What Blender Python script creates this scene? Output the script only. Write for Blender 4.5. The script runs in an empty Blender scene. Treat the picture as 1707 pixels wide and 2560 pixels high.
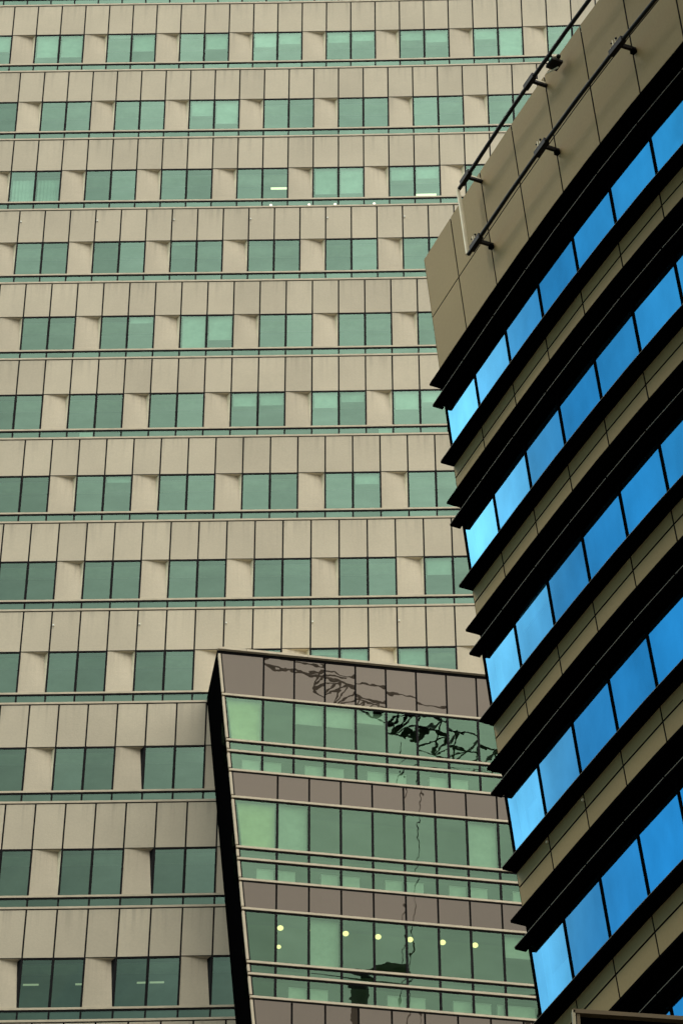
import bpy, math, random
from mathutils import Matrix, Vector
random.seed(7)
C = bpy.context.scene.collection
R = math.radians

# ---------------------------------------------------------------- survey numbers (camera and facade planes)
q = {'f': 7.42464, 'p': 0.70651, 'ro': -0.00331, 'k1': 0.0, 'Taz': -0.01467, 'Tx': -13.58417, 'Ty': 0.81341, 'Tz': 0.97092, 'TH': 4.02794, 'Ta': 1.77891, 'Tb': 3.62052, 'Gaz': 0.1641, 'Gx': -2.53065, 'Gy': 0.76382, 'Gz': 0.59007, 'Gl': -0.01348, 'g1': 1.73737, 'g2': 3.52983, 'g3': 3.94709, 'g4': 4.6908, 'g5': 5.72182, 'g6': 7.58566, 'g7': 8.01739, 'g8': 8.77164, 'g9': 9.82433, 'g10': 11.70041, 'g11': 12.11444, 'g12': 12.91101, 'Daz': -1.16864, 'Dx': 1.54453, 'Dy': 0.32384, 'Dz': 0.29631, 'Dl': 0.09712, 'DH': 2.28444, 'DA': 0.42142, 'DC': 1.09239, 'DS': 1.3078, 'Dd': 0.20748, 'PT': 3.11053, 'PS': 1.87899, 'Pn': 0.00143, 'Tsh': 0.0, 'Gsh': 0.0, 'Dsh': 0.0, 'Kap': 0.01146, 'W0': -0.06773, 'Sn': -0.00176}
WARP = [0.01757, 0.00603, -0.00604, 0.06603, 0.02308, 0.17014, 0.02066, -0.01005, 0.05521, 0.07834, 0.02166, 0.09652, 0.03631, 0.28118, 0.06199, 0.02582, 0.06846, 0.03913, 0.01441, 0.02281, 0.01222, -0.04663, -0.01859, -0.10971, -0.03451, -0.00867, 0.03684, 0.02964]

# ---------------------------------------------------------------- camera
EYE = Vector((0, 0, 1.6))
PIT, ROL = q['p'], q['ro']
fw = Vector((0, math.cos(PIT), math.sin(PIT)))
up0 = Vector((0, -math.sin(PIT), math.cos(PIT)))
rt0 = Vector((1, 0, 0))
cr, sr = math.cos(ROL), math.sin(ROL)
rt = cr * rt0 + sr * up0
up = -sr * rt0 + cr * up0
cam = bpy.data.cameras.new('camera')
cam.sensor_fit = 'VERTICAL'
cam.sensor_height = 36
cam.sensor_width = 24
FPX = q['f'] * 1000
cam.lens = FPX / 2560 * 36
cam.clip_start = 0.5
cam.clip_end = 6000
co = bpy.data.objects.new('camera', cam)
C.objects.link(co)
M = Matrix.Identity(4)
for i in range(3):
    M[i][0], M[i][1], M[i][2], M[i][3] = rt[i], up[i], -fw[i], EYE[i]
co.matrix_world = M
bpy.context.scene.camera = co

# ---------------------------------------------------------------- sky, clouds, sun, exposure
SUN_EL, SUN_AZ = R(44), R(272)          # azimuth clockwise from +Y
w = bpy.data.worlds.new('World')
bpy.context.scene.world = w
w.use_nodes = True
nt = w.node_tree
nt.nodes.clear()
def nd(t, kind, **kw):
    n = t.nodes.new(kind)
    for k, v in kw.items():
        if k in ('operation', 'blend_type', 'data_type', 'noise_dimensions', 'interpolation_type', 'attribute_name', 'distribution', 'sky_type', 'feature', 'clamp'):
            setattr(n, k, v)
        else:
            n.inputs[k].default_value = v
    return n
sky = nt.nodes.new('ShaderNodeTexSky')
sky.sky_type = 'NISHITA'
sky.sun_disc = False
sky.sun_elevation = SUN_EL
sky.sun_rotation = SUN_AZ
sky.ozone_density = 4.0
sky.air_density = 1.0
sky.dust_density = 0.4
bg = nt.nodes.new('ShaderNodeBackground')
bg.inputs['Strength'].default_value = 0.055
out = nt.nodes.new('ShaderNodeOutputWorld')
tc = nt.nodes.new('ShaderNodeTexCoord')
nz = nt.nodes.new('ShaderNodeTexNoise')
nz.inputs['Scale'].default_value = 2.6
nz.inputs['Detail'].default_value = 5
L = nt.links.new
L(tc.outputs['Generated'], nz.inputs['Vector'])
def dirmask(d, lo, hi):
    """soft patch of cloud round a direction of the sky"""
    vm = nd(nt, 'ShaderNodeVectorMath', operation='DOT_PRODUCT')
    L(tc.outputs['Generated'], vm.inputs[0])
    vm.inputs[1].default_value = Vector(d).normalized()
    mr = nd(nt, 'ShaderNodeMapRange', interpolation_type='SMOOTHSTEP')
    L(vm.outputs['Value'], mr.inputs['Value'])
    mr.inputs['From Min'].default_value = lo
    mr.inputs['From Max'].default_value = hi
    return mr.outputs['Result']
def mth(op, a, b=None, c=False):
    m = nt.nodes.new('ShaderNodeMath')
    m.operation = op
    m.use_clamp = c
    for i, x in enumerate((a, b)):
        if x is None: continue
        if isinstance(x, (int, float)): m.inputs[i].default_value = x
        else: L(x, m.inputs[i])
    return m.outputs[0]
# an overcast bank over the south, thinner towards the north west where blue shows
south = dirmask((0.25, -0.80, 0.62), -0.15, 0.75)
nf = mth('MULTIPLY', mth('SUBTRACT', nz.outputs['Fac'], 0.5), 1.1)
cover = mth('ADD', mth('MULTIPLY', south, 0.95), mth('MULTIPLY', nf, 0.35), True)
nz2 = nt.nodes.new('ShaderNodeTexNoise')
nz2.inputs['Scale'].default_value = 11
nz2.inputs['Detail'].default_value = 4
L(tc.outputs['Generated'], nz2.inputs['Vector'])
cover = mth('ADD', cover, mth('MULTIPLY', mth('SUBTRACT', nz2.outputs['Fac'], 0.48), 0.6), True)
patch = dirmask((0.0, 0.9, 0.45), 0.56, 0.665)
cover = mth('ADD', cover, mth('MULTIPLY', patch, 0.5), True)
sep = nt.nodes.new('ShaderNodeSeparateXYZ')
L(tc.outputs['Generated'], sep.inputs[0])
lum = mth('ADD', mth('MULTIPLY', mth('SUBTRACT', sep.outputs['Z'], 0.38), 1.9), mth('MULTIPLY', sep.outputs['X'], 0.8))
lum = mth('ADD', lum, mth('MULTIPLY', patch, 1.15))   # overcast cloud is brightest overhead
lum = mth('MULTIPLY', lum, mth('ADD', mth('MULTIPLY', nf, 0.5), 1.0))
lum = mth('MAXIMUM', lum, 0.16)
cl = nt.nodes.new('ShaderNodeMix')
cl.data_type = 'RGBA'
cl.blend_type = 'MULTIPLY'
cl.inputs[0].default_value = 1
cl.inputs[6].default_value = (42, 40.5, 37, 1)
L(lum, cl.inputs[7])
mx = nt.nodes.new('ShaderNodeMix')
mx.data_type = 'RGBA'
L(cover, mx.inputs[0])
clear = nt.nodes.new('ShaderNodeMix')            # clear gaps between the clouds are brighter than the hazy model sky
clear.data_type = 'RGBA'
clear.blend_type = 'MULTIPLY'
clear.inputs[0].default_value = 1
clear.inputs[7].default_value = (0.7, 1.85, 1.75, 1)
L(sky.outputs[0], clear.inputs[6])
L(clear.outputs[2], mx.inputs[6])
L(cl.outputs[2], mx.inputs[7])
L(mx.outputs[2], bg.inputs['Color'])
L(bg.outputs[0], out.inputs[0])

sl = bpy.data.lights.new('sun', 'SUN')
sl.energy = 1.15
sl.angle = R(19)
sl.color = (1.0, 0.90, 0.74)
so = bpy.data.objects.new('sun', sl)
C.objects.link(so)
sd = Vector((math.sin(SUN_AZ) * math.cos(SUN_EL), math.cos(SUN_AZ) * math.cos(SUN_EL), math.sin(SUN_EL)))
so.rotation_euler = sd.to_track_quat('Z', 'Y').to_euler()
so.location = (0, -30, 200)

sc = bpy.context.scene
sc.view_settings.view_transform = 'Standard'
sc.view_settings.look = 'None'
sc.view_settings.gamma = 1
sc.view_settings.exposure = 0.75
sc.view_settings.use_curve_mapping = False
sc.cycles.use_denoising = True
sc.cycles.max_bounces = 6
sc.cycles.transparent_max_bounces = 8

# ---------------------------------------------------------------- materials
def wavy(t, bp, wave, wscale, pillow):
    """slight roller waves plus the outward bow of a fixed pane (needs the pane's UV)"""
    uv = t.nodes.new('ShaderNodeUVMap')
    s = t.nodes.new('ShaderNodeSeparateXYZ'); t.links.new(uv.outputs[0], s.inputs[0])
    def m(op, a, b):
        k = t.nodes.new('ShaderNodeMath'); k.operation = op
        for i, x in enumerate((a, b)):
            if isinstance(x, (int, float)): k.inputs[i].default_value = x
            else: t.links.new(x, k.inputs[i])
        return k.outputs[0]
    a = m('POWER', m('ABSOLUTE', m('SUBTRACT', m('MULTIPLY', s.outputs['X'], 2), 1), 0), 2)
    b = m('POWER', m('ABSOLUTE', m('SUBTRACT', m('MULTIPLY', s.outputs['Y'], 2), 1), 0), 2)
    h = m('ADD', m('MULTIPLY', m('ADD', a, b), pillow), m('MULTIPLY', posnoise(t, wscale, 2, rough=.4), wave))
    t.links.new(h, bp.inputs['Height'])
    bp.inputs['Strength'].default_value = 1
    bp.inputs['Distance'].default_value = 1.0
def newmat(name):
    m = bpy.data.materials.new(name)
    m.use_nodes = True
    t = m.node_tree
    t.nodes.clear()
    o = t.nodes.new('ShaderNodeOutputMaterial')
    return m, t, o
def mul(t, a, b, fac=1.0):
    n = t.nodes.new('ShaderNodeMix')
    n.data_type = 'RGBA'
    n.blend_type = 'MULTIPLY'
    n.inputs[0].default_value = fac
    for i, x in ((6, a), (7, b)):
        if isinstance(x, (tuple, list)): n.inputs[i].default_value = x
        else: t.links.new(x, n.inputs[i])
    return n.outputs[2]
def ramp(t, x, lo, hi, a, b):
    n = t.nodes.new('ShaderNodeMapRange')
    t.links.new(x, n.inputs['Value'])
    for k, v in (('From Min', lo), ('From Max', hi), ('To Min', a), ('To Max', b)): n.inputs[k].default_value = v
    return n.outputs['Result']
def posnoise(t, scale, detail=4, stretch=(1, 1, 1), rough=.55):
    g = t.nodes.new('ShaderNodeNewGeometry')
    mp = t.nodes.new('ShaderNodeMapping')
    mp.inputs['Scale'].default_value = stretch
    t.links.new(g.outputs['Position'], mp.inputs['Vector'])
    n = t.nodes.new('ShaderNodeTexNoise')
    n.inputs['Scale'].default_value = scale
    n.inputs['Detail'].default_value = detail
    n.inputs['Roughness'].default_value = rough
    t.links.new(mp.outputs[0], n.inputs['Vector'])
    return n.outputs['Fac']
def tone_attr(t):
    a = t.nodes.new('ShaderNodeAttribute')
    a.attribute_name = 'tone'
    return a.outputs['Fac']
def stone(name, col, rough=.75, streaks=0.35, var=.06, spec=.3, bumps=.02):
    m, t, o = newmat(name)
    b = t.nodes.new('ShaderNodeBsdfPrincipled')
    b.inputs['Roughness'].default_value = rough
    b.inputs['Specular IOR Level'].default_value = spec
    f1 = ramp(t, posnoise(t, .35, 5), .3, .7, 1 - var, 1 + var)
    f2 = ramp(t, posnoise(t, 14, 3), .3, .7, .965, 1.035)
    c = mul(t, (*col, 1), f1)
    c = mul(t, c, f2)
    c = mul(t, c, tone_attr(t))
    if streaks:
        uv = t.nodes.new('ShaderNodeUVMap')
        s = t.nodes.new('ShaderNodeSeparateXYZ')
        t.links.new(uv.outputs[0], s.inputs[0])
        st = ramp(t, posnoise(t, 1.0, 3, (5.5, 5.5, .25)), .50, .72, 0, 1)
        p = t.nodes.new('ShaderNodeMath'); p.operation = 'POWER'
        t.links.new(s.outputs['Y'], p.inputs[0]); p.inputs[1].default_value = 2.2
        k = t.nodes.new('ShaderNodeMath'); k.operation = 'MULTIPLY'
        t.links.new(st, k.inputs[0]); t.links.new(p.outputs[0], k.inputs[1])
        c = mul(t, c, ramp(t, k.outputs[0], 0, 1, 1, 1 - streaks))
    t.links.new(c, b.inputs['Base Color'])
    bp = t.nodes.new('ShaderNodeBump')
    bp.inputs['Strength'].default_value = .25
    bp.inputs['Distance'].default_value = bumps
    t.links.new(posnoise(t, 20, 4), bp.inputs['Height'])
    t.links.new(bp.outputs[0], b.inputs['Normal'])
    t.links.new(b.outputs[0], o.inputs[0])
    return m
def plain(name, col, rough=.6, spec=.3, metal=0.0):
    m, t, o = newmat(name)
    b = t.nodes.new('ShaderNodeBsdfPrincipled')
    b.inputs['Roughness'].default_value = rough
    b.inputs['Specular IOR Level'].default_value = spec
    b.inputs['Metallic'].default_value = metal
    c = mul(t, (*col, 1), ramp(t, posnoise(t, 3, 4), .3, .7, .9, 1.1))
    t.links.new(c, b.inputs['Base Color'])
    t.links.new(b.outputs[0], o.inputs[0])
    return m
def glow(name, col, s):
    m, t, o = newmat(name)
    e = t.nodes.new('ShaderNodeEmission')
    e.inputs[0].default_value = (*col, 1)
    e.inputs[1].default_value = s
    t.links.new(e.outputs[0], o.inputs[0])
    return m
def glass(name, refl, trans, fac, body=None, bodyfac=0.0, wave=.0, wscale=1.0, rough=.03, mott=.07):
    """tinted reflective float glass: mirror coat over a see-through tint, slightly wavy"""
    m, t, o = newmat(name)
    g = t.nodes.new('ShaderNodeBsdfGlossy')
    g.inputs['Roughness'].default_value = rough
    c = mul(t, (*refl, 1), tone_attr(t))
    c = mul(t, c, ramp(t, posnoise(t, .8, 4, (1, 1, 2.5) if mott < .1 else (1, 1, .5)), .3, .7, 1 - mott, 1 + mott))
    t.links.new(c, g.inputs['Color'])
    tr = t.nodes.new('ShaderNodeBsdfTransparent')
    tr.inputs['Color'].default_value = (*trans, 1)
    ms = t.nodes.new('ShaderNodeMixShader')
    ms.inputs[0].default_value = fac
    base = tr.outputs[0]
    if body:
        df = t.nodes.new('ShaderNodeBsdfDiffuse')
        t.links.new(mul(t, (*body, 1), tone_attr(t)), df.inputs['Color'])
        m2 = t.nodes.new('ShaderNodeMixShader')
        m2.inputs[0].default_value = bodyfac
        t.links.new(base, m2.inputs[1]); t.links.new(df.outputs[0], m2.inputs[2])
        base = m2.outputs[0]
    t.links.new(base, ms.inputs[1]); t.links.new(g.outputs[0], ms.inputs[2])
    if wave:
        bp = t.nodes.new('ShaderNodeBump')
        wavy(t, bp, wave, wscale, .0005)
        t.links.new(bp.outputs[0], g.inputs['Normal'])
    t.links.new(ms.outputs[0], o.inputs[0])
    return m

m_stone = stone('beige_stone', (.57, .51, .385), streaks=.22, var=.075)
m_pier = stone('beige_pier', (.59, .525, .395), streaks=.25, var=.08)
m_rail = plain('beige_metal', (.56, .49, .36), .5)
m_black = plain('black_rubber', (.006, .006, .007), .7, .1)
m_dark = plain('dark_interior', (.05, .055, .05), .9, .1)
m_room = plain('office_wall', (.20, .21, .18), .9, .1)
m_white = plain('white_blind', (.80, .82, .76), .8, .2)
m_cream = plain('cream_metal', (.72, .65, .46), .5)
m_green = glass('green_glass', (.20, .325, .26), (.66, .93, .81), .5)
m_green2 = glass('green_glass_wavy', (.14, .23, .165), (.64, .86, .70), .45, wave=.0005, wscale=1.4, rough=0)
m_blue = glass('blue_glass', (.15, .53, .84), (.42, .76, .94), .66, mott=.16)
m_lamp = glow('warm_lamp', (1, .80, .33), 1.6)
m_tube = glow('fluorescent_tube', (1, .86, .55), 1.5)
m_ivory_glow = glow('dome_and_streak_glow', (1, .95, .78), .95)  # shared by the dome lamps and the painted reflection streak
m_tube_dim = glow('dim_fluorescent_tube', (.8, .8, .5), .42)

# taupe back-painted glass of the slanted block: dull colour under a weak mirror coat
m_taupe, t, o = newmat('taupe_glass_panel')
df = t.nodes.new('ShaderNodeBsdfDiffuse')
t.links.new(mul(t, mul(t, (.056, .045, .034, 1), tone_attr(t)), ramp(t, posnoise(t, .5, 4), .3, .7, .93, 1.07)), df.inputs['Color'])
gl = t.nodes.new('ShaderNodeBsdfGlossy'); gl.inputs['Roughness'].default_value = 0
gl.inputs['Color'].default_value = (.62, .55, .47, 1)
bp = t.nodes.new('ShaderNodeBump'); wavy(t, bp, .0005, 1.4, .0005)
t.links.new(bp.outputs[0], gl.inputs['Normal'])
ms = t.nodes.new('ShaderNodeMixShader'); ms.inputs[0].default_value = .12
t.links.new(df.outputs[0], ms.inputs[1]); t.links.new(gl.outputs[0], ms.inputs[2]); t.links.new(ms.outputs[0], o.inputs[0])
m_tan = stone('tan_metal_panel', (.275, .200, .092), rough=.65, streaks=0, var=.05, spec=.1, bumps=.004)
m_conc = plain('dark_concrete', (.10, .095, .085), .85)
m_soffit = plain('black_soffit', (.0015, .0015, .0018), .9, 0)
m_tan_edge = plain('tan_trim', (.30, .27, .17), .5)
m_brown = plain('brown_trim', (.10, .07, .03), .6)
m_line = plain('dull_trim', (.10, .09, .055), .6)
m_steel = plain('dark_steel', (.008, .006, .0045), .6, .15)
m_asphalt = plain('asphalt', (.05, .05, .052), .9)


class MB:
    def __init__(self, F=None):
        self.F = F or (lambda a, b, c: Vector((a, b, c)))
        self.v, self.f, self.m, self.t, self.uv, self.mats = [], [], [], [], [], []
    def mi(self, mat):
        if mat not in self.mats: self.mats.append(mat)
        return self.mats.index(mat)
    def quad(self, pts, mat, tone=1.0, raw=False):
        i = len(self.v)
        self.v += [tuple(p if raw else self.F(*p)) for p in pts]
        self.f.append(tuple(range(i, i + len(pts))))
        self.m.append(self.mi(mat)); self.t.append(tone)
        self.uv.append([(0, 0), (1, 0), (1, 1), (0, 1)][:len(pts)])
    def box(self, u0, u1, v0, v1, o0, o1, mat, tone=1.0, seg=1, back=False, side=None, shear=(0, 0)):
        """box in facade coordinates; shear = extra u at the (left, right) bottom"""
        side = side or mat
        for k in range(seg):
            a0, a1 = k / seg, (k + 1) / seg
            ua, ub = u0 + (u1 - u0) * a0, u0 + (u1 - u0) * a1
            la = (u0 + shear[0]) + (u1 + shear[1] - u0 - shear[0]) * a0
            lb = (u0 + shear[0]) + (u1 + shear[1] - u0 - shear[0]) * a1
            self.quad([(la, v0, o1), (lb, v0, o1), (ub, v1, o1), (ua, v1, o1)], mat, tone)
            self.quad([(la, v0, o0), (lb, v0, o0), (lb, v0, o1), (la, v0, o1)], side, tone)
            self.quad([(ua, v1, o1), (ub, v1, o1), (ub, v1, o0), (ua, v1, o0)], side, tone)
            if back: self.quad([(lb, v0, o0), (la, v0, o0), (ua, v1, o0), (ub, v1, o0)], side, tone)
            if k == 0: self.quad([(la, v0, o0), (la, v0, o1), (ua, v1, o1), (ua, v1, o0)], side, tone)
            if k == seg - 1: self.quad([(lb, v0, o1), (lb, v0, o0), (ub, v1, o0), (ub, v1, o1)], side, tone)
    def tube(self, pts, r, mat, n=8, raw=False):
        P = [Vector(p) if raw else Vector(self.F(*p)) for p in pts]
        rings = []
        for i, p in enumerate(P):
            d = (P[min(i + 1, len(P) - 1)] - P[max(i - 1, 0)]).normalized()
            a = d.cross(Vector((0, 0, 1)))
            if a.length < .05: a = d.cross(Vector((1, 0, 0)))
            a.normalize(); b = d.cross(a)
            rr = r[i] if isinstance(r, (list, tuple)) else r
            rings.append([p + rr * (math.cos(x) * a + math.sin(x) * b) for x in [2 * math.pi * (k + .5) / n for k in range(n)]])
        for i in range(len(rings) - 1):
            for k in range(n):
                self.quad([rings[i][k], rings[i][(k + 1) % n], rings[i + 1][(k + 1) % n], rings[i + 1][k]], mat, raw=True)
        for ring in (rings[0], rings[-1]):
            j = len(self.v); self.v += [tuple(x) for x in ring]; self.f.append(tuple(range(j, j + n)))
            self.m.append(self.mi(mat)); self.t.append(1.0); self.uv.append([(0, 0)] * n)
    def ball(self, c, r, mat, n=10, m=6, raw=False, squash=1.0):
        c = Vector(c) if raw else Vector(self.F(*c))
        P = lambda i, j: c + r * Vector((math.cos(2 * math.pi * i / n) * math.sin(math.pi * j / m), math.sin(2 * math.pi * i / n) * math.sin(math.pi * j / m), squash * math.cos(math.pi * j / m)))
        for i in range(n):
            for j in range(m):
                self.quad([P(i, j), P(i + 1, j), P(i + 1, j + 1), P(i, j + 1)], mat, raw=True)
    def build(self, name, parent=None, label=None, cat=None, group=None, kind=None):
        me = bpy.data.meshes.new(name)
        if parent is not None:
            po = WPOS[parent.name]
            vs = [tuple(Vector(v) - po) for v in self.v]
            pos = Vector((0, 0, 0))
        else:
            n = len(self.v)
            zs = min(v[2] for v in self.v)
            pos = Vector((sum(v[0] for v in self.v) / n, sum(v[1] for v in self.v) / n, zs))
            vs = [tuple(Vector(v) - pos) for v in self.v]
        me.from_pydata(vs, [], self.f)
        for m in self.mats: me.materials.append(m)
        me.polygons.foreach_set('material_index', self.m)
        at = me.attributes.new('tone', 'FLOAT', 'FACE')
        at.data.foreach_set('value', self.t)
        uvl = me.uv_layers.new(name='UVMap')
        k = 0
        for u in self.uv:
            for c in u:
                uvl.data[k].uv = c; k += 1
        me.update()
        ob = bpy.data.objects.new(name, me)
        C.objects.link(ob)
        ob.location = pos
        if parent is not None:
            ob.parent = parent
            WPOS[ob.name] = WPOS[parent.name]
        else:
            WPOS[ob.name] = pos
        if label: ob['label'] = label
        if cat: ob['category'] = cat
        if group: ob['group'] = group
        if kind: ob['kind'] = kind
        return ob
WPOS = {}
def thing(name, label, cat, loc, group=None):
    o = bpy.data.objects.new(name, None)
    C.objects.link(o)
    o.location = loc
    o['label'] = label; o['category'] = cat
    if group: o['group'] = group
    WPOS[o.name] = Vector(loc)
    return o
rnd = lambda a, b: random.uniform(a, b)

# ---------------------------------------------------------------- facade frames
def frame(az, lean):
    e = Vector((math.cos(az), math.sin(az), 0))
    n0 = Vector((math.sin(az), -math.cos(az), 0))
    t = Vector((0, 0, 1)) * math.cos(lean) + n0 * math.sin(lean)
    return e, t, n0
def mono(U, V): return (U * V, U * U, V * V, U ** 3, U * U * V, U * V * V, V ** 3)
wT0, wT1, wD0, wD1 = WARP[0:7], WARP[7:14], WARP[14:21], WARP[21:28]
dot = lambda a, b: sum(x * y for x, y in zip(a, b))

ET, TT, NT = frame(q['Taz'], 0)
OT = EYE + Vector((q['Tx'], q['Ty'] * 100, q['Tz'] * 100))
def FT(u, v, o):                       # office tower: u in panels, v up from the first floor's top line (metres), o outward
    U = max(-.5, min(1.2, (u - 12) / 12)); V = max(-1.35, min(1.1, (v + 22) / 22))
    m = mono(U, V)
    return OT + (u + dot(m, wT0)) * ET + (v + dot(m, wT1)) * TT + o * NT

S2 = 1.03
EG, TG, NG = frame(q['Gaz'], q['Gl'])
OG = Vector((q['Gx'], q['Gy'] * 100, q['Gz'] * 100))
def FG(n, v, o): return EYE + S2 * (OG + n * EG + v * TG + o * NG)

S3 = 1.69
ED, TD, ND = frame(q['Daz'], q['Dl'])
OD = Vector((q['Dx'], q['Dy'] * 100, q['Dz'] * 100))
def FD(j, v, o):
    out = Vector((0, 0, 0))
    if j < 0:
        out = ED * j
    else:
        k = 0; jj = j
        while jj > 1e-9:
            a = q['Daz'] + q['Kap'] * k
            s = min(jj, 1)
            out = out + Vector((math.cos(a), math.sin(a), 0)) * s * ((1 + q['W0']) if k == 0 else 1)
            jj -= 1; k += 1
    U = max(-1, min(1.4, (j - 3) / 3)); V = max(-1.5, min(1.3, (v + 4) / 6))
    m = mono(U, V)
    return EYE + S3 * (OD + out + dot(m, wD0) * ED + (v + dot(m, wD1)) * TD + o * ND)
def project(p):
    d = Vector(p) - EYE
    z = d.dot(fw)
    return 853.5 + FPX * d.dot(rt) / z, 1280 - FPX * d.dot(up) / z
def ray(px, py): return (fw + rt * ((px - 853.5) / FPX) - up * ((py - 1280) / FPX)).normalized()

# ================================================================ ground
g = MB()
g.quad([(-1500, -1500, 0), (1500, -1500, 0), (1500, 1500, 0), (-1500, 1500, 0)], m_asphalt, raw=True)
g.build('ground', kind='structure', label='dark asphalt ground of the street')

# ================================================================ office tower
TH, TA, TB = q['TH'], q['Ta'], q['Tb']
base = FT(12, 0, 0); base.z = 0
tower = thing('office_tower', 'tall beige stone office tower with rows of paired green windows filling the background', 'building', base)
START = {1: 1.0, 2: 1.5, 0: .5}
U0, U1 = -5, 27
blinds = {1: {-1: .5, 1: .72, 2: .72, 4: .06, 5: .55, 8: .5, 10: .45, 11: .35, 13: .33, 14: .28, 16: .3, 17: .38, 19: .32, 20: .97},
          2: {7.5: .48, 8.5: .75}, 3: {12.5: .82, 13.5: .8, 15.5: .4, 16.5: .35}, 4: {7.0: .06},
          5: {5.5: .16, 7.5: 1.0, 8.5: .7}, 6: {9.5: .34, 10.5: .32, 12.5: .42, 13.5: .26, 15.5: .5, 16.5: .3},
          7: {5.0: .14, 14.0: .27}, 8: {16.5: .42}, 9: {12.5: .1, 13.5: .3, 15.5: .38}, 0: {3.5: .4, 9.5: .6}}
def shows(u, v):
    x, y = project(FT(u, v, 0))
    return -140 < x < 1780 and -60 < y < 2600
# solid body, roof and the plain storeys far below the picture
b = MB(FT)
b.box(U0, U1, -FT(12, 0, 0).z, 2.4 * TH, -14, -1.1, m_dark, seg=8)
b.build('building_core', tower)
b = MB(FT)
zb = -FT(12, 0, 0).z
for k in range(16, 25):
    y1 = -(k - 1) * TH
    b.box(U0, U1, max(y1 - TA, zb), y1 - .05, -.4, 0, m_stone, seg=6)
    if y1 - TA - .05 > zb: b.box(U0, U1, max(y1 - TH, zb), y1 - TA, -.45, -.08, m_green, seg=6)
b.build('lower_storeys', tower)
b = MB(FT)
b.box(U0 - .2, U1 + .2, 2.4 * TH, 2.4 * TH + .6, -14.2, .25, m_rail, seg=8)
b.build('roof', tower)
b = MB(FT)
b.box(U0 - .02, U0 + .3, -13.95 * TH, 2.39 * TH, -1.1, .02, m_stone); b.box(U1 - .3, U1 + .02, -13.95 * TH, 2.39 * TH, -1.1, .02, m_stone)
b.build('end_wall', tower)

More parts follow.
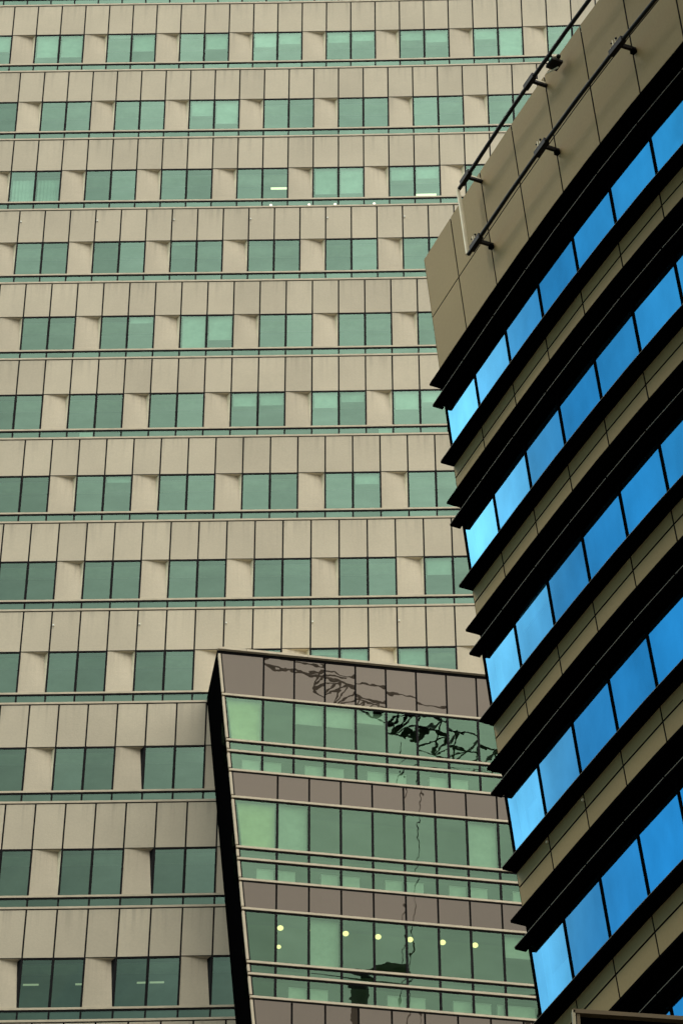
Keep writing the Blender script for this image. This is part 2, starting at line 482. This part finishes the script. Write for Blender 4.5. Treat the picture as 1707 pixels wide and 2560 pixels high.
rest = MB(FT)          # window bays beyond the picture
for f in range(-1, 15):
    y0 = -(f - 1) * TH
    ph = 0.0 if f % 3 == 1 else .5
    # backing (black, shows in the joints) and panels
    sp = MB(FT)
    sp.box(U0, U1, y0 - TA + .01, y0 + .02, -.35, -.02, m_black, seg=10)
    u = U0 + ph
    while u < U1 - .5:
        sp.box(u + .028, u + .972, y0 - TA + .03, y0 - .022, -.02, 0, m_stone, rnd(.93, 1.06), side=m_black)
        u += 1
    if ph: sp.box(U0, U0 + .487, y0 - TA + .03, y0 - .022, -.02, 0, m_stone, side=m_black)
    sp.build('spandrel', tower)
    if f in (4, 9):
        uu = START[f % 3] % 3
        while uu < U1 - 1:
            if shows(uu, y0 - .6):
                p = MB(FT)
                p.box(uu + .05, uu + .10, y0 - .66, y0 - .60, 0, .05, m_white)
                p.build('anchor_socket', tower)
            uu += 3
    # transom strip, its mullions, and the two rails
    ts = MB(FT)
    yb = y0 - TB
    u = U0 + ph
    while u < U1 - .4:
        ts.quad([(u, yb - .33, -.012), (u + 1, yb - .33, -.012), (u + 1, yb - .02, -.012), (u, yb - .02, -.012)], m_green, rnd(.86, 1.08))
        ts.box(u - .03, u + .03, yb - .325, yb - .04, -.06, .003, m_black)
        u += 1
    ts.build('transom_strip', tower)
    rl = MB(FT)
    rl.box(U0, U1, yb + .03, yb + .105, -.1, .018, m_rail, seg=10)
    rl.box(U0, U1, yb - .03, yb + .03, -.1, .006, m_black, seg=10)
    rl.box(U0, U1, y0 - TH + .018, y0 - TH + .095, -.1, .018, m_rail, seg=10)
    rl.build('sill_rail', tower)
    # interior
    rm = MB(FT)
    rm.box(U0 + .4, U1 - .4, y0 - TH + .03, y0 - TA - .02, -1.05, -.95, m_room, seg=6)
    rm.box(U0 + .4, U1 - .4, y0 - TA - .03, y0 - TA + .12, -1.05, -.36, m_white, seg=6)
    rm.build('office_interior', tower)
    # window pairs and piers
    s = START[f % 3] - 6
    yt = y0 - TA
    while s < U1 - 3:
        if s < U0 + .5:
            if s + 3 > U0: rest.box(U0, (s + 3 if s + 3 >= U0 + .5 else s + 3) - .02, yb + .105, yt, -.3, 0, m_pier)
            s += 3; continue
        vis = f >= 0 and (shows(s, yt - .2) or shows(s + 2, yt - .2)) and (s < 21)
        wn = MB(FT) if vis else rest
        yl = yb + .105
        for k in (0, 1):
            wn.quad([(s + k + .02, yl - .01, -.012), (s + k + .99, yl - .01, -.012 + rnd(-.004, .004)), (s + k + .99, yt - .03, -.012), (s + k + .02, yt - .03, -.012 + rnd(-.004, .004))], m_green, rnd(.82, 1.14))
        for a, c in ((-.032, .032), (.957, 1.043), (1.968, 2.032)):
            wn.box(s + a, s + c, yb + .106, yt - .045, -.08, .004, m_black)
        wn.box(s - .028, s + 2.028, yt - .044, yt + .008, -.08, .005, m_black)
        if vis:
            wo = wn.build('window', tower)
            for k in (0, 1):
                d = blinds.get(f, {}).get(s + k)
                if d:
                    q_ = MB(FT)
                    hh = (yt - .04 - yl) * d
                    q_.box(s + k + .09, s + k + .93, yt - .05 - hh, yt - .05, -.10, -.09, m_white, rnd(.9, 1.0))
                    q_.build('blind', wo)
            if f == 3 and abs(s - .5) < .1:
                for k in (0, 1):
                    q_ = MB(FT)
                    for i in range(12):
                        x0 = s + k + .09 + i * .07
                        q_.quad([(x0, yl, -.14 - .03 * (i % 2)), (x0 + .07, yl, -.14 - .03 * ((i + 1) % 2)), (x0 + .07, yt - .38, -.14 - .03 * ((i + 1) % 2)), (x0, yt - .38, -.14 - .03 * (i % 2))], m_white, .8 + .2 * (i % 2))
                    q_.build('curtain', wo)
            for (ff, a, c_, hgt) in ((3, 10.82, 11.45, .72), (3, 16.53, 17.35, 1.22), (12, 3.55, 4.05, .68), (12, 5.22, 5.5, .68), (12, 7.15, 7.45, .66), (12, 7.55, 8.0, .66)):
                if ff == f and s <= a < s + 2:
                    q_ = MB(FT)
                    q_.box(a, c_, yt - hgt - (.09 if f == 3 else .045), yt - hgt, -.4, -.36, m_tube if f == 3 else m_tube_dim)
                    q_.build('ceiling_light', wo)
        # pier: a bent panel, its top right corner pushed in, with a narrow reveal
        pv = f >= 0 and (shows(s + 2, yt - .2) or shows(s + 3, yt - .2)) and (s + 2 < 21)
        pr_ = MB(FT) if pv else rest
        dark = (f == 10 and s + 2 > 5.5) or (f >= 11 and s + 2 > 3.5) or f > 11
        a0, a1 = s + 2.032, s + 2.968
        N = 6
        dx, dz = (.14, .17)
        def PP(i, k):
            x, y = i / N, k / N
            sh = (x ** 1.8) * (y ** 1.5)
            return (a0 + (a1 - a0 - dx * y) * x, yl + (yt - .012 - yl) * y, -.006 - dz * sh)
        tn = rnd(.94, 1.04)
        for i in range(N):
            for k in range(N):
                pr_.quad([PP(i, k), PP(i + 1, k), PP(i + 1, k + 1), PP(i, k + 1)], m_pier, tn)
                pr_.uv[-1] = [(i / N, k / N), ((i + 1) / N, k / N), ((i + 1) / N, (k + 1) / N), (i / N, (k + 1) / N)]
        for k in range(N):
            p1, p2 = PP(N, k), PP(N, k + 1)
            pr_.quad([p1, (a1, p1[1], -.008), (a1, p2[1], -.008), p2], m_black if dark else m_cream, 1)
        for i in range(N):
            p1, p2 = PP(i, N), PP(i + 1, N)
            pr_.quad([p1, p2, (p2[0] + (dx if i == N - 1 else 0), yt, .0), (p1[0], yt, .0)], m_pier, tn)
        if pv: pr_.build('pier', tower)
        s += 3
rest.build('distant_bays', tower, kind='stuff')
for u_, w__ in ((3.97, .48), (14.96, .48)):
    d = MB(FT)
    d.box(u_, u_ + w__, -5 * TH - TB - .30, -5 * TH - TB - .06, -.05, -.03, m_white)
    d.build('paper_sheet', tower)
# dome lamps behind the strip of the third floor
for u in (10.85, 12.35, 13.37, 14.9):
    d = MB(FT)
    d.ball((u, -2 * TH - TB - .285, .02), .06, m_ivory_glow, squash=.7)
    d.build('dome_lamp', tower)

# ================================================================ slanted glass block
gv = [0] + [q['g%d' % i] for i in range(1, 13)]
gv += [gv[12] + 1.09, gv[12] + 3.0, gv[12] + 3.42, gv[12] + 4.2]
bb = FG(4, 0, 0); bb.z = 0
block = thing('slanted_glass_block', 'green glass block with slanting left edge and taupe bands, below the beige tower', 'building', bb)
XL = lambda v: -1.50 - .0965 * v       # slanting left edge
NR = 13
DEP = 2.72
sh = lambda v0, v1: (XL(v0) - XL(v1), 0)
VB = -gv[16]
c = MB(FG)
# side wall facing left, its shade put into black colour, and the shell behind
side = []
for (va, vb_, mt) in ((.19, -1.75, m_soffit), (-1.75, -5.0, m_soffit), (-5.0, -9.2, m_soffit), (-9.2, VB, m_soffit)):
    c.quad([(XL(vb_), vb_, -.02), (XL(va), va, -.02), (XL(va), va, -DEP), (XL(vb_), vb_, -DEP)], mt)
c.quad([(XL(.19), .19, -.02), (NR, .19, -.02), (NR, .19, -DEP), (XL(.19), .19, -DEP)], m_rail)
c.quad([(XL(0), 0, -.9), (NR, 0, -.9), (NR, VB, -.9), (XL(VB), VB, -.9)], m_dark)
c.quad([(XL(VB), VB, -.02), (NR, VB, -.02), (NR, VB, -DEP), (XL(VB), VB, -DEP)], m_soffit)
c.quad([(NR, VB, -.02), (NR, .19, -.02), (NR, .19, -DEP), (NR, VB, -DEP)], m_dark)
c.build('side_wall', block)
for (va, vb_, oa, ob) in ((-2.6, -4.2, -.9, -.15), (-6.9, -8.6, -.8, -.15), (-11.0, -12.6, -.7, -.15)):
    s_ = MB(FG)
    e_ = .02
    s_.quad([(XL(vb_) - e_, vb_, ob), (XL(vb_) - e_, vb_, oa), (XL(va) - e_, va, oa * .55), (XL(va) - e_, va, ob)], m_green2, .35)
    s_.build('side_window', block)
c = MB(FG)
c.box(XL(VB), NR, -56.5, VB, -DEP, -.1, m_dark, seg=4)
for k in range(10):
    ya = VB - k * 4.03
    c.box(XL(VB), NR, ya - 1.05, ya - .05, -.1, 0, m_taupe)
    c.box(XL(VB), NR, ya - 4.0, ya - 1.1, -.1, -.02, m_green2)
c.build('lower_storeys', block)
# cap and corner trim
c = MB(FG)
for k in range(-2, 13):
    l = max(XL(.1), k + .42 - 1); r_ = k + .42
    if r_ <= XL(.1): continue
    c.box(l + .006, r_ - .006, .105, .19, -.3, .10, m_rail, rnd(.95, 1.05))
c.box(XL(.05), NR, 0, .105, -.3, -.01, m_black, seg=1)
c.build('parapet_cap', block)
c = MB(FG)
pv_ = .0
for k in range(16):
    a, d_ = -gv[k] - .06, -gv[k + 1] + .13
    c.box(XL(a), XL(a) + .075, d_, a, -.1, .05, m_rail, shear=(XL(d_) - XL(a),) * 2)
    c.box(XL(a) + .075, XL(a) + .125, d_, a, -.1, .0, m_black, shear=(XL(d_) - XL(a),) * 2)
c.build('corner_trim', block)
# rails
rows = [(k, gv[k]) for k in range(1, 17)]
for k, gy in rows:
    c = MB(FG)
    y = -gy
    c.box(XL(y) , NR, y + .03, y + .105, -.2, .03, m_rail, seg=6)
    c.box(XL(y) + .07, NR, y - .035, y + .03, -.2, -.005, m_black, seg=1)
    c.build('horizontal_rail', block)
# bands: spandrels
for (ka, kb, off) in ((0, 1, 0), (4, 5, .5), (8, 9, .5), (12, 13, 1.0)):
    c = MB(FG)
    yt, yb = -gv[ka] - .03, -gv[kb] + .105
    c.quad([(XL(yb), yb, -.06), (NR, yb, -.06), (NR, yt, -.06), (XL(yt), yt, -.06)], m_black)
    xs = [off + k for k in range(NR)]
    first = xs[0]
    c.box(XL(yt) + .125, first - .03, yb, yt, -.055, 0, m_taupe, rnd(.95, 1.05), side=m_black, shear=(XL(yb) - XL(yt), 0))
    for a in xs:
        if a + 1 > NR: break
        c.box(a + .03, a + .97, yb, yt, -.055, 0, m_taupe, rnd(.94, 1.05), side=m_black)
    c.build('spandrel', block)
cablist = []
def wband(k0, off, blindmap, tones, boxes):
    """one storey's window bays: large pane, small transom, low pane"""
    y = [-gv[k0 + i] for i in range(4)]
    xs = [off + k for k in range(0, NR)]
    spans = [(None, xs[0])] + [(a, a + 1) for a in xs if a + 1 <= NR]
    for i, (a, b_) in enumerate(spans):
        c = MB(FG)
        for r_ in range(3):
            yt, yb = y[r_] - .035, y[r_ + 1] + .105
            tn = tones.get(i, 1) * rnd(.93, 1.04)
            if a is None:
                c.quad([(XL(yb) + .12, yb, -.012), (b_ - .03, yb, -.012), (b_ - .03, yt, -.012), (XL(yt) + .12, yt, -.012)], m_green2, tn)
            else:
                c.quad([(a + .03, yb, -.012), (b_ - .03, yb, -.012), (b_ - .03, yt, -.012), (a + .03, yt, -.012)], m_green2, tn)
            c.box(b_ - .035, b_ + .035, yb, yt, -.1, .02, m_black)
        wo = c.build('window_bay', block)
        bl = blindmap.get(i)
        if bl:
            a_ = XL(y[1]) + .2 if a is None else a + .07
            if a is None:
                d = MB(FG); d.box(XL(y[0]) + .2, b_ - .07, y[0] - .06 - (y[0] - y[1] - .2) * bl, y[0] - .06, -.14, -.12, m_pane_glow, shear=((XL(y[1]) - XL(y[0])) * bl, 0)); d.build('blind', wo)  # ivory sheet painting the yellow-green glow in the wide left pane
            else:
                d = MB(FG); d.box(a_, b_ - .07, y[0] - .06 - (y[0] - y[1] - .2) * bl, y[0] - .06, -.14, -.12, m_white); d.build('blind', wo)
    c = MB(FG)
    c.quad([(XL(y[3]) + .3, y[3], -.75), (NR - .1, y[3], -.75), (NR - .1, y[0], -.75), (XL(y[0]) + .3, y[0], -.75)], m_room2)
    c.build('office_interior', block)
    for (a, b_) in boxes: cablist.append((k0, a, b_, y[3] + .12, y[3] + .12 + .43))
m_pane_glow = plain('painted_pane_glow', (.95, .92, .55), .8)  # colour of the glow painted behind the wide left panes
m_room2 = plain('dim_office_wall', (.06, .08, .05), .9, .1)
wband(1, 0.0, {0: 1.0, 2: .44, 3: .44, 4: .27}, {0: 1.25}, [(x + d, x + d + .55) for x in (0, 2, 4, 6) for d in (-.62, .07)])
wband(5, .5, {0: 1.0, 1: .97, 7: .97}, {0: 1.1}, [(x + d, x + d + .52) for x in (.5, 2.5, 4.5, 6.5) for d in (-.60, .07)] + [(7.9, 8.4)])
wband(9, .5, {2: .97, 8: .45}, {0: .8}, [(1.5 - .58, 1.45), (1.57, 2.1), (4.5 - .6, 4.45), (4.57, 5.05), (6.5 - .6, 6.45), (6.57, 7.05), (7.25, 7.43), (7.57, 8.4)])
wband(13, 0.0, {}, {}, [])
ordn = ['first', 'second', 'third', 'fourth', 'fifth', 'sixth', 'seventh', 'eighth', 'ninth']
for k0, nm in ((1, 'topmost'), (5, 'middle'), (9, 'lowest')):
    for i, (kk, a, b_, y0, y1) in enumerate([c_ for c_ in cablist if c_[0] == k0]):
        d = MB(FG)
        d.box(a, b_, y0, y1, -.32, -.12, m_white, back=True)
        d.box(a - .01, b_ + .01, y1, y1 + .02, -.33, -.11, m_white, back=True)
        d.build('cabinet', None, 'low white cabinet behind the %s glass strip of the slanted block, %s from the left' % (nm, ordn[i]), 'cabinet', 'white cabinets behind the glass block windows')
# globe lamps behind the third band
for (px, py) in ((701, 2320), (697, 2367), (783, 2326), (864, 2334), (945, 2342), (1025, 2349), (1106, 2356), (1187, 2363)):
    d_ = ray(px, py)
    P0 = FG(0, 0, -.45)
    s_ = (P0 - EYE).dot(TG.cross(EG)) / d_.dot(TG.cross(EG))
    p = EYE + d_ * s_
    b = MB()
    b.ball(p, .10 if py != 2367 else .075, m_lamp, raw=True, squash=.8)
    b.tube([p + Vector((0, 0, .08)), p + Vector((0, 0, .35))], .008, m_black, 5, raw=True)
    b.build('globe_lamp', block)

# ================================================================ dark building with blue ribbon windows
DH, DA, DC, DS, Dd = q['DH'], q['DA'], q['DC'], q['DS'], q['Dd']
PT, PS = q['PT'], q['PS']
VUP, JUP = .125, .115
bb = FD(3, 0, 0); bb.z = 0
rb = thing('ribbon_window_building', 'tan panelled building with black ledges and blue ribbon windows rising steeply at the right', 'building', bb)
NJ = 12
BACK = Vector((.80, .60, 0))
def FDB(j, v, o):                      # body points pushed straight back from the facade
    return FD(j, v, 0) + BACK * o
KMAX = 7
zlow = -(KMAX) * DH
c = MB(FDB)
for j in range(NJ):
    c.quad([(j + (.06 if j == 0 else 0), zlow, .9), (j + 1, zlow, .9), (j + 1, PT - .1, .9), (j + (.06 if j == 0 else 0), PT - .1, .9)], m_dark)
    c.quad([(j, PT - .1, .02), (j + 1, PT - .1, .02), (j + 1, PT - .1, 16), (j, PT - .1, 16)], m_rail)
c.quad([(0.02, zlow, .04), (0.02, PT - .1, .04), (0.02, PT - .1, 16), (0.02, zlow, 16)], m_tan)
c.quad([(NJ, zlow, .04), (NJ, PT - .1, .04), (NJ, PT - .1, 16), (NJ, zlow, 16)], m_tan)
c.quad([(0.02, zlow, 16), (0.02, PT - .1, 16), (NJ, PT - .1, 16), (NJ, zlow, 16)], m_tan)
c.build('building_body', rb)
c = MB(FD)
for j in range(NJ): c.box(j, j + 1, -18, zlow, -.3, 0, m_tan)
c.build('lower_storeys', rb)
# parapet
c = MB(FD)
for j in range(NJ):
    c.quad([(j, DA, -.02), (j + 1, DA, -.02), (j + 1, PT - .02, -.02), (j, PT - .02, -.02)], m_black)
    for (a, d_) in ((DA + .005, PS - .012), (PS + .012, PT)):
        c.box(j + .014, j + .986, a, d_, -.015, 0, m_tan, rnd(.96, 1.04), side=m_black)
c.quad([(0, DA, -.3), (0, PT, -.3), (0, PT, 0), (0, DA, 0)], m_tan)
c.build('parapet', rb)
for k in range(KMAX):
    v0 = -k * DH
    nextA = v0 - DH + DA
    # two stepped ledges over the window, one below it; the glass mirrors the lower ledge's underside
    for nm, vv, fas in (('ledge', v0 + DA, None), ('ledge', v0 + VUP, m_line), ('sill_ledge', v0 - DC, None)):
        c = MB(FD)
        Dd = q['Dd'] if fas is None else q['Dd'] * .66
        if fas:
            c.box(-JUP, .004, vv, vv + .035, -.02, Dd, m_soffit)
            c.box(-JUP, .004, vv + .027, vv + .035, Dd, Dd + .003, m_line)
        for j in range(NJ):
            c.box(j + .004, j + .996, vv, vv + .035, -.02, Dd, m_soffit, side=m_soffit, back=False)
            if fas: c.box(j + .014, j + .986, vv + .027, vv + .035, Dd, Dd + .003, fas)
            elif nm == 'sill_ledge': c.box(j + .006, j + .994, vv + .029, vv + .035, Dd, Dd + .003, m_line)
        c.build(nm, rb)
    c = MB(FD)
    for j in range(NJ): c.box(j, j + 1, v0 + VUP + .02, v0 + DA, -.1, -.01, m_soffit)
    c.build('fascia_strip', rb)
    # windows
    for j in range(NJ):
        c = MB(FD)
        z0, z1 = v0 - DC + .03, v0 + VUP + .005
        c.quad([(j + .02, z0, -.02), (j + .98, z0, -.02), (j + .98, z1, -.02), (j + .02, z1, -.02)], m_blue, rnd(.90, 1.06))
        c.box(j - .022, j + .022, z0, z1, -.06, -.008, m_soffit)
        x, y = project(FD(j + .5, v0 - .5, 0))
        if x < 1800 and y > -150 and y < 2650:
            wo = c.build('window', rb)
            if j == 0:
                p = MB(FD)
                p.box(.10, .30, z0, z1 - .02, -.30, -.12, m_white, .95)
                p.build('column', wo)
            if (k, j) == (0, 3):
                p = MB(FD)
                p.tube([(3.10, -.80, -.05), (3.25, -.735, -.05), (3.45, -.705, -.05), (3.62, -.70, -.05)], [.01, .035, .03, .008], m_ivory_glow, 6)  # glowing tube that paints the white crescent reflection on this pane
                p.build('reflection_streak', wo)
            spec = {(1, 0): (.42, .94, 0, .42), (2, 1): (.05, .97, .74, .97), (3, 0): (.40, .70, .1, .62), (3, 1): (.25, .6, .0, .22), (4, 0): (.34, .93, .05, .55), (4, 1): (.25, .62, 0, .28), (0, 6): (.72, .82, .2, .42), (3, 2): (.05, .2, .0, .18)}.get((k, j))
            if spec:
                p = MB(FD)
                p.box(spec[0], spec[1], z0 + (z1 - z0) * spec[2], z0 + (z1 - z0) * spec[3], -.12, -.10, m_white, .9) if j == 0 else p.box(j + spec[0], j + spec[1], z0 + (z1 - z0) * spec[2], z0 + (z1 - z0) * spec[3], -.12, -.10, m_white, .9)
                p.build('blind', wo)
        else:
            c.build('window', rb)
    # wall band below the sill ledge: two rows of panels
    c = MB(FD)
    for j in range(NJ):
        c.quad([(j, nextA, -.02), (j + 1, nextA, -.02), (j + 1, v0 - DC, -.02), (j, v0 - DC, -.02)], m_black)
        for (a, d_) in ((nextA + .005, v0 - DS - .014), (v0 - DS + .014, v0 - DC - .002)):
            c.box(j + .014, j + .986, a, d_, -.015, 0, m_tan, rnd(.95, 1.04), side=m_black)
    c.quad([(0, nextA, -.3), (0, v0 - DC, -.3), (0, v0 - DC, 0), (0, nextA, 0)], m_tan)
    c.build('wall_band', rb)

# rail frame hung in front of the parapet
ro = .25
rail = thing('maintenance_rail', 'dark twin pipe rail with a cream end post, hung in front of the tan parapet', 'railing', FD(1.75, 1.5, ro))
vb_, vt_ = 1.545, 2.885
jr = 1.76
for vv in (vb_, vt_):
    c = MB(FD)
    c.tube([(jr, vv, ro)] + [(j, vv, ro) for j in range(2, NJ)], .052, m_steel, 8)
    c.build('pipe', rail)
c = MB(FD)
c.tube([(jr + .0, vb_, ro + .01), (jr + .0, vt_ - .22, ro + .01)], .055, m_cream, 8)
c.tube([(jr + .0, vt_ - .22, ro + .012), (jr - .01, vt_, ro + .012)], .05, m_cream, 8)
c.build('end_post', rail)
for jj in (2.0, 4.0, 6.0, 8.0, 10.0):
    c = MB(FD)
    c.box(jj - .13, jj + .17, vb_ - .045, vb_ + .045, ro - .035, ro + .04, m_steel, back=True)
    c.box(jj + .04, jj + .08, vb_ - .03, vb_ + .03, 0, ro - .03, m_steel)
    c.box(jj + .03, jj + .10, vb_ - .08, vb_ - .03, .01, .07, m_soffit)  # black block painting the shadow under the bracket
    for dj, dv in ((-.06, .2), (.0, .17), (-.12, .11)):
        c.tube([(jj + dj, vb_ + .04, ro), (jj + dj, vb_ + dv, ro)], .013, m_cream, 5)
    c.ball((jj - .09, vb_ + .17, ro), .022, m_steel); c.ball((jj + .02, vb_ + .16, ro), .03, m_steel)
    c.build('bracket', rail)
    c = MB(FD)
    c.box(jj - .13, jj + .13, vt_ - .04, vt_ + .045, ro - .03, ro + .04, m_steel, back=True)
    c.box(jj + .00, jj + .05, vt_ - .02, vt_ + .015, 0, ro - .02, m_steel)
    c.box(jj - .00, jj + .05, vt_ + .016, vt_ + .04, .03, ro - .02, m_cream)
    c.build('bracket', rail)
# floodlight clamped between the top pipe and the parapet
c = MB(FD)
c.ball((4.50, 2.92, .14), .06, m_cream, squash=.7)
c.ball((4.57, 2.88, .12), .06, m_steel)
c.box(4.38, 4.56, 2.80, 2.84, .05, .22, m_steel, back=True)
c.tube([(4.35, 2.95, .2), (4.45, 2.72, .10), (4.55, 2.95, .08)], .02, m_steel, 6)
c.tube([(4.30, 2.80, .16), (4.5, 2.74, .1)], .02, m_cream, 6)
c.build('floodlight', None, 'small cream and black floodlight clamped between the upper pipe and the parapet edge', 'floodlight')
# little lamp studs on the wall band
for k, j in ((3, 1.03), (4, 1.05)):
    c = MB(FD)
    v0 = -k * DH if k == 3 else -3 * DH
    jj = j if k == 3 else 2.04
    c.ball((jj, v0 - DC - .12, .05), .035, m_cream)
    c.build('wall_stud', rb)

# ================================================================ portal frame in the lower right corner
def at(px, py, y):
    d = ray(px, py)
    return EYE + d * (y / d.y)
Y4 = 40.0
def quadpx(b, pts, mat, y=Y4, back=.0):
    b.quad([tuple(at(x, yy, y + back)) for x, yy in pts], mat, raw=True)
pf = thing('portal_frame', 'tan edged black portal frame cut off by the lower right corner', 'canopy', at(1500, 2700, Y4))
PX0, PX1 = at(1432, 2524, Y4), at(1800, 2549, Y4)
def wbox(b, p0, p1, h0, h1, dep, mat):
    """box along p0-p1, from h0 to h1 in height, dep metres deep"""
    d = Vector((0, dep, 0))
    A, B_ = p0 + Vector((0, 0, h0)), p1 + Vector((0, 0, h0))
    A2, B2 = p0 + Vector((0, 0, h1)), p1 + Vector((0, 0, h1))
    for qd in ([A, B_, B2, A2], [A + d, B_ + d, B2 + d, A2 + d], [A, B_, B_ + d, A + d], [A2, B2, B2 + d, A2 + d], [A, A2, A2 + d, A + d], [B_, B2, B2 + d, B_ + d]):
        b.quad([tuple(x) for x in qd], mat, raw=True)
b = MB(); wbox(b, PX0, PX1, -.05, .02, .12, m_brown); b.build('top_beam', pf)
b = MB(); wbox(b, PX0 + Vector((-.02, 0, 0)), PX0 + Vector((.03, 0, 0)), -2.0, .0, .12, m_tan_edge)
wbox(b, PX0 + Vector((.05, 0.02, 0)), PX0 + Vector((.10, 0.02, 0)), -2.0, -.06, .1, m_brown); b.build('side_post', pf)
b = MB(); wbox(b, PX0 + Vector((.03, .14, 0)), PX1 + Vector((0, .14, 0)), -2.0, -.02, 1.2, m_soffit); b.build('infill_panel', pf)

# ================================================================ unseen slab added left of the picture to shade the parapet
nb = thing('shade_slab', 'unseen dark slab added left of the picture to shade the tan parapet', 'building', (-30, 30, 0))
b = MB(); wbox(b, Vector((-45, 12, 0)), Vector((-23.4, 12, 0)), 0, 91, 37, m_conc); b.build('wall', nb)
b = MB(); wbox(b, Vector((-45.3, 11.7, 0)), Vector((-23.1, 11.7, 0)), 91, 92, 37.6, m_rail); b.build('roof', nb)
for k in range(22):
    b = MB(); b.quad([(-23.36, 13, 3 + 4 * k), (-23.36, 48, 3 + 4 * k), (-23.36, 48, 5 + 4 * k), (-23.36, 13, 5 + 4 * k)], m_green, raw=True)
    b.build('window_strip', nb)

# ================================================================ tower crane across the street, seen mirrored in the glass block
NGV = EG.cross(TG)                      # true normal of the glass block
if NGV.y > 0: NGV = -NGV
PG0 = FG(0, 0, 0)
def mirror_at(px, py, y=-45.0):
    d = ray(px, py)
    s = (PG0 - EYE).dot(NGV) / d.dot(NGV)
    p = EYE + d * s
    r = d - 2 * d.dot(NGV) * NGV
    return p + r * ((y - p.y) / r.y)
A = mirror_at(800, 1686); B_ = mirror_at(1330, 1908)
crane = thing('tower_crane', 'dark lattice tower crane mirrored wavily in the top of the slanted glass block', 'crane', Vector((B_.x, B_.y, 0)))
hgt = 2.5
jd = (B_ - A).normalized()
c = MB()
A0 = mirror_at(790, 1684)
nseg = 18
dlow = Vector((0, 0, -1))
side_ = jd.cross(Vector((0, 0, 1))).normalized()
def jpt(i, w): 
    f = i / nseg
    h = hgt * (.35 + .65 * min(1, f * 1.6))
    base = A0 + (B_ - A0) * f
    if w == 0: return base
    if w == 1: return base + dlow * h + side_ * 1.1
    return base + dlow * h - side_ * 1.1
for i in range(nseg):
    for w_ in (0, 1, 2): c.tube([jpt(i, w_), jpt(i + 1, w_)], .095 if w_ == 0 else .075, m_steel, 5, raw=True)
    c.tube([jpt(i, 0), jpt(i, 1)], .06, m_steel, 4, raw=True); c.tube([jpt(i, 1), jpt(i + 1, 0)], .06, m_steel, 4, raw=True)
    c.tube([jpt(i, 2), jpt(i + 1, 0)], .06, m_steel, 4, raw=True); c.tube([jpt(i, 1), jpt(i, 2)], .06, m_steel, 4, raw=True)
    c.tube([jpt(i, 1), jpt(i + 1, 2)], .06, m_steel, 4, raw=True)
c.build('jib', crane)
c = MB()
p = mirror_at(1030, 1842)
for dx, dz, r_ in ((0, 0, .55), (.6, .35, .38), (-.7, .3, .32), (.2, .9, .45), (-1.6, .9, .3), (1.5, .9, .3)):
    c.ball(p + Vector((dx, 0, dz)), r_, m_steel, raw=True, squash=.8)
c.build('hoist_trolley', crane)
c = MB()
for (x0, dx) in ((1005, 0), (1030, 3), (1052, -2)):
    c.tube([mirror_at(x0, 1850), mirror_at(x0 + dx - 15, 2620)], .028, m_steel, 4, raw=True)
c.build('hoist_rope', crane)
c = MB()
for pts in ([(655, 1652), (760, 1668), (900, 1705), (1040, 1745), (1130, 1775), (1250, 1830), (1330, 1860)], [(655, 1655), (700, 1680), (800, 1690), (860, 1700)], [(700, 1650), (770, 1690), (850, 1715)]):
    c.tube([mirror_at(*x) for x in pts], .07, m_steel, 4, raw=True)
c.build('tie_rope', crane)
c = MB()
mb_, mt_ = Vector((B_.x, B_.y, 0)), B_
for sx in (-1, 1):
    for sy in (-1, 1):
        c.tube([mb_ + Vector((sx, sy, 0)), Vector((mt_.x + sx, mt_.y + sy, mt_.z + 3))], .16, m_steel, 5, raw=True)
zz = 0
while zz < mt_.z:
    for s_ in (-1, 1): c.tube([mb_ + Vector((-s_, s_, zz)), mb_ + Vector((s_, s_, zz + 3))], .1, m_steel, 4, raw=True)
    zz += 3
c.build('mast', crane)
# second, lower crane head
hd = thing('crane_head', 'black crane head mirrored low down in the slanted glass block', 'crane', Vector((mirror_at(905, 2440).x, -45, 0)))
c = MB()
c.tube([mirror_at(795, 2446), mirror_at(850, 2432), mirror_at(930, 2415), mirror_at(1018, 2414)], [.16, .30, .40, .36], m_steel, 6, raw=True)
c.build('boom', hd)
c = MB()
c.tube([mirror_at(918, 2425), mirror_at(905, 2470), mirror_at(882, 2520), mirror_at(872, 2640)], [.62, .34, .5, .4], m_steel, 6, raw=True)
pz = mirror_at(872, 2640)
c.tube([pz, Vector((pz.x, pz.y, 0))], .7, m_steel, 6, raw=True)
c.build('column', hd)
